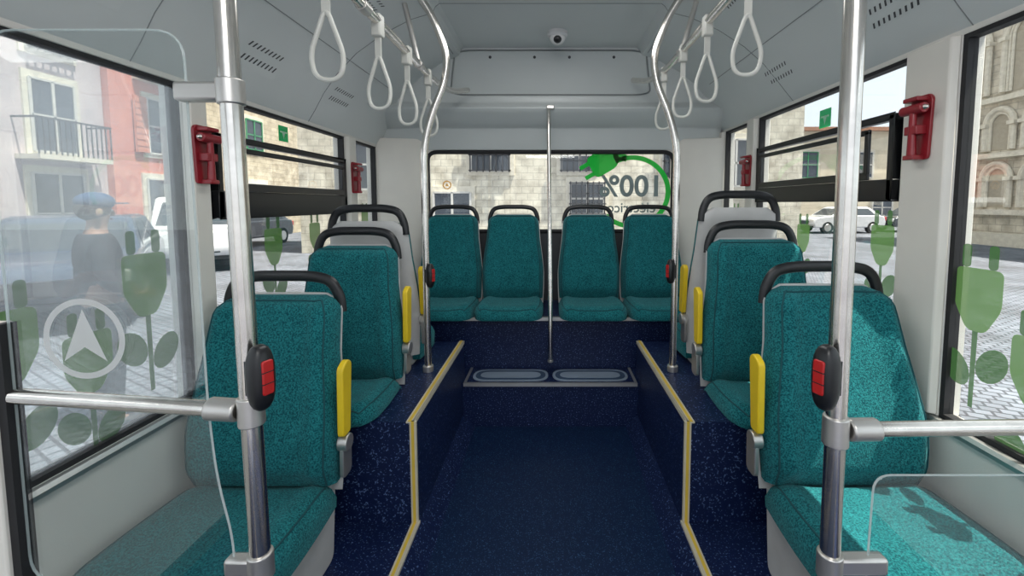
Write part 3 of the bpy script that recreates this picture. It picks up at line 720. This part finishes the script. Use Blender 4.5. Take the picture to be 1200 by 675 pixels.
def car(x,y,rot,m,label,van=False,sz=1):
    e=empty('car' if not van else 'van',(x,y,GZ),label,'car' if not van else 'van',rot=rot); e.scale=(1,1,sz)
    hh=1.46 if not van else 1.9
    b=MB(); w=.87
    if van: pr_=[(-2.1,.32),(-2.18,.6),(-2.12,1.05),(-1.35,1.12),(2.12,1.12),(2.15,.5),(2.05,.32)]
    else: pr_=[(-2.0,.32),(-2.12,.55),(-2.02,.80),(-1.75,.90),(-.95,.98),(1.6,1.0),(2.0,.95),(2.1,.6),(2.02,.32)]
    pp=[(p.x,p.y) for p in fillet([(a,c,0) for a,c in pr_],.08,4,True)]
    b.prism(pp,'y',-w,w,m); b.build('car_body',e,bevel=.06,seg=3)
    if van: lo=(-1.4,2.1);hi=(-.75,2.02)
    else: lo=(-1.05,1.85); hi=(-.35,1.25)
    zb=.95 if not van else 1.1
    def rect(a,c,z,ww): return [(a,-ww,z),(c,-ww,z),(c,ww,z),(a,ww,z)]
    b=MB(); v=rect(lo[0],lo[1],zb,.84)+rect(hi[0],hi[1],hh-.05,.68 if not van else .76)+rect(hi[0]+.12,hi[1]-.1,hh,.60 if not van else .70)
    b.add(v,[(3,2,1,0),(0,1,5,4),(1,2,6,5),(2,3,7,6),(3,0,4,7),(4,5,9,8),(5,6,10,9),(6,7,11,10),(7,4,8,11),(8,9,10,11)],m)
    b.build('cabin',e,bevel=.03)
    b=MB()
    for q in(-1,1):
        def sd(t,z):
            k=(z-zb)/(hh-.05-zb); xl=lo[0]+(hi[0]-lo[0])*k; xr=lo[1]+(hi[1]-lo[1])*k; yy=.84+((.68 if not van else .76)-.84)*k
            return (xl+(xr-xl)*t,q*(yy+.008),z)
        za,zc=zb+.05,hh-.11
        for t0,t1 in(((.08,.46),(.5,.9)) if not van else ((.05,.3),(.34,.62),(.66,.94))):
            b.face([sd(t0,za),sd(t1,za),sd(t1-.01,zc),sd(t0+.01,zc)],carglass)
    for sgn,l,h_ in((-1,lo[0],hi[0]),(1,lo[1],hi[1])):
        A=lambda k,yy:(l+(h_-l)*k+sgn*.012,yy,zb+(hh-.05-zb)*k)
        b.face([A(.1,-.74),A(.1,.74),A(.88,.62),A(.88,-.62)],carglass)
    b.build('car_windows',e,label='dark car windows')
    for wx in(-1.3,1.32):
        for q in(-1,1):
            b=MB(); b.tube([(wx,q*.68,.32),(wx,q*.885,.32)],.32,tyre,seg=28); b.tube([(wx,q*.87,.32),(wx,q*.895,.32)],[.21,.19],alum,seg=20); b.build('wheel',e)
    b=MB(); b.box(-2.16,-2.05,-.45,.45,.5,.7,black); b.box(-2.15,-2.0,-.75,.75,.34,.42,black); b.build('grille',e,label='black radiator grille')
    b=MB()
    for q in(-1,1): b.box(2.04,2.14,q*.72-.12,q*.72+.12,.7,.9,lampr); b.box(-2.12,-1.98,q*.66-.16,q*.66+.16,.62,.78,white)
    b.build('car_lamp',e,bevel=.02)
    return e
carblk=M('dark_car_paint',(.03,.035,.05),.2,coat=1,spec=.7); carwh=M('white_car_paint',(.72,.73,.76),.25,coat=1); carbl=M('slate_blue_car_paint',(.04,.06,.10),.25,coat=.6)
car(-7.5,6.75,math.radians(128),carbl,'dark slate blue car parked on cobbles beside the bus')
car(-9.6,11.6,math.radians(128),carwh,'white van parked near orange house',True,.95)
car(-12.0,16.4,math.radians(90),carblk,'dark car parked by stone wall')
car(16.2,24.0,math.radians(5),carwh,'white car parked before cream houses')
car(21.3,25.0,math.radians(5),carblk,'dark car parked before cream houses')
car(-12.0,4.6,math.radians(95),carblk,'dark car parked by pink house')
e=empty('shop_sign',(-14.2,10.2,.75),'small dark wall sign with white letters','sign')
b=MB(); b.box(0,.06,-.6,.6,-.17,.17,shell2); b.build('sign_board',e)
textmesh('INCIA',.27,white,'sign_lettering',e,Matrix.Translation((.065,0,0))@Matrix.Rotation(H,4,'Z')@R,'white letters')

# ---- person on the street
skinm=M('skin',(.32,.19,.14),.6); jack=M('dark_jacket',(.008,.009,.013),.85,bump=.3,bscale=25); trou=M('dark_trousers',(.010,.011,.016),.85,bump=.3,bscale=25)
hairm=M('dark_hair',(.02,.013,.009),.7); capm=M('blue_cap',(.012,.05,.13),.85); shoem=M('dark_shoes',(.02,.02,.02),.6)
def skin_safe(name,V,E,m,parent,label=None):
    bm=bmesh.new(); ly=bm.verts.layers.skin.verify(); vv=[]
    for i,(co,r) in enumerate(V):
        v=bm.verts.new(co); v[ly].radius=(r,r) if not isinstance(r,tuple) else r; v[ly].use_root=(i==0); vv.append(v)
    for x,y in E: bm.edges.new((vv[x],vv[y]))
    me=bpy.data.meshes.new(name); bm.to_mesh(me); bm.free(); me.materials.append(m)
    o=bpy.data.objects.new(name,me); COL.objects.link(o); o.parent=parent
    md=o.modifiers.new('skin','SKIN'); md.use_smooth_shade=True
    s_=o.modifiers.new('sub','SUBSURF'); s_.levels=2; s_.render_levels=2
    if label: o['label']=label
    return o
def person(x,y,rot):
    e=empty('person',(x,y,GZ),'person in dark clothes and blue cap standing on the street','person',rot=rot)
    V=[((0,0,.92),.12),((0,.0,1.10),.12),((0,.01,1.30),.13),((0,.01,1.42),.07),((0,-.005,1.49),.05),((0,-.01,1.56),.075),((0,-.01,1.63),.068)]
    E=[(0,1),(1,2),(2,3),(3,4),(4,5),(5,6)]
    for s in(-1,1):
        k=len(V); V+=[((s*.10,0,.88),.085),((s*.10,-.01,.50),.058),((s*.10,.01,.10),.038),((s*.11,-.10,.04),.030)]
        E+=[(0,k),(k,k+1),(k+1,k+2),(k+2,k+3)]
        k=len(V); V+=[((s*.17,.01,1.38),.055),((s*.21,.03,1.12),.042),((s*.19,-.12,.98),.030),((s*.17,-.20,.98),(.030,.016))]
        E+=[(2,k),(k,k+1),(k+1,k+2),(k+2,k+3)]
        w=k+3
        for f in range(4):
            k2=len(V); zz=.945+f*.018
            V+=[((s*.165,-.235,zz),.009),((s*.15,-.258+.004*abs(f-1.5),zz-.004),.008),((s*.132,-.262,zz-.008),.007)]
            E+=[(w,k2),(k2,k2+1),(k2+1,k2+2)]
        k2=len(V); V+=[((s*.155,-.20,1.015),.010),((s*.145,-.225,1.03),.008)]; E+=[(w,k2),(k2,k2+1)]
    skin_safe('body',V,E,skinm,e)
    JV=[((0,0,.90),.145),((0,.0,1.10),.138),((0,.01,1.30),.145),((0,.01,1.43),.085)]
    JE=[(0,1),(1,2),(2,3)]
    for s in(-1,1):
        k=len(JV); JV+=[((s*.16,.01,1.38),.070),((s*.21,.03,1.12),.055),((s*.19,-.11,.98),.043)]; JE+=[(2,k),(k,k+1),(k+1,k+2)]
    skin_safe('jacket',JV,JE,jack,e,label='dark jacket')
    TV=[((0,0,.92),.135)]; TE=[]
    for s in(-1,1):
        k=len(TV); TV+=[((s*.10,0,.84),.100),((s*.10,-.01,.50),.075),((s*.10,.01,.09),.060)]; TE+=[(0,k),(k,k+1),(k+1,k+2)]
    skin_safe('trousers',TV,TE,trou,e,label='dark trousers')
    for s in(-1,1):
        b=MB(); b.ell((s*.11,-.05,.045),.05,.14,.045,shoem,e=.8); b.build('shoe',e)
    b=MB(); b.ell((0,.012,1.615),.088,.098,.095,hairm); b.build('hair',e,label='short dark hair')
    b=MB(); b.ell((0,.0,1.66),.096,.108,.07,capm); b.prism([(-.07,-.08),(.07,-.08),(.06,-.16),(0,-.185),(-.06,-.16)],'z',1.645,1.655,capm); b.build('cap',e,label='blue cap')
    b=MB()
    b.ell((0,-.088,1.575),.012,.016,.02,skinm,nu=10,nv=8)
    for s in(-1,1): b.ell((s*.03,-.078,1.60),.011,.006,.006,white,nu=10,nv=6); b.ell((s*.03,-.084,1.60),.005,.003,.005,black,nu=8,nv=6); b.ell((s*.083,.0,1.585),.012,.02,.03,skinm,nu=10,nv=8)
    b.ell((0,-.080,1.535),.022,.006,.006,M('lips',(.45,.16,.14),.5),nu=12,nv=6)
    b.build('face_features',e)
person(-3.25,3.05,math.radians(150))

# ------------------------------------------------------------ lights & world
w=bpy.data.worlds.new('world'); S.world=w; w.use_nodes=True
nt=w.node_tree; bg=nt.nodes['Background']
sky=nt.nodes.new('ShaderNodeTexSky'); sky.sky_type='HOSEK_WILKIE'; sky.turbidity=3; sky.ground_albedo=.4
sd=Vector((.34,-.12,.93)).normalized(); sky.sun_direction=sd
mx=nt.nodes.new('ShaderNodeMixRGB'); mx.inputs[0].default_value=.6; mx.inputs[2].default_value=(.92,.96,1,1)
nt.links.new(sky.outputs[0],mx.inputs[1]); nt.links.new(mx.outputs[0],bg.inputs[0]); bg.inputs[1].default_value=2.0
L=bpy.data.lights.new('sun','SUN'); L.energy=13; L.angle=.01; L.color=(1,.93,.82)
lo=bpy.data.objects.new('sun',L); COL.objects.link(lo); lo.rotation_euler=sd.to_track_quat('Z','Y').to_euler(); lo.location=(10,-8,15)
for nm,loc,sx,sy,en,rx in(('cabin_fill',(0,-.5,.93),.8,.9,19,math.radians(25)),('cabin_fill.001',(0,1.5,.95),.5,1.6,10,0)):  # added out-of-view fill lights to brighten the cabin, not real bus lamps
    A=bpy.data.lights.new(nm,'AREA'); A.shape='RECTANGLE'; A.size=sx; A.size_y=sy; A.energy=en; A.color=(1,.99,.97)
    ao=bpy.data.objects.new(nm,A); COL.objects.link(ao); ao.location=loc; ao.rotation_euler=(rx,0,0)
S.view_settings.view_transform='Standard'
# ------------------------------------------------------------ camera
cam=bpy.data.cameras.new('camera'); cam.sensor_width=36; cam.lens=500/1200*36; cam.shift_x=-45/1200; cam.shift_y=-63.5/1200; cam.clip_start=.02; cam.clip_end=300
co=bpy.data.objects.new('camera',cam); COL.objects.link(co); co.location=(0,0,0); co.rotation_euler=(math.radians(90-4.1),0,0)
S.camera=co
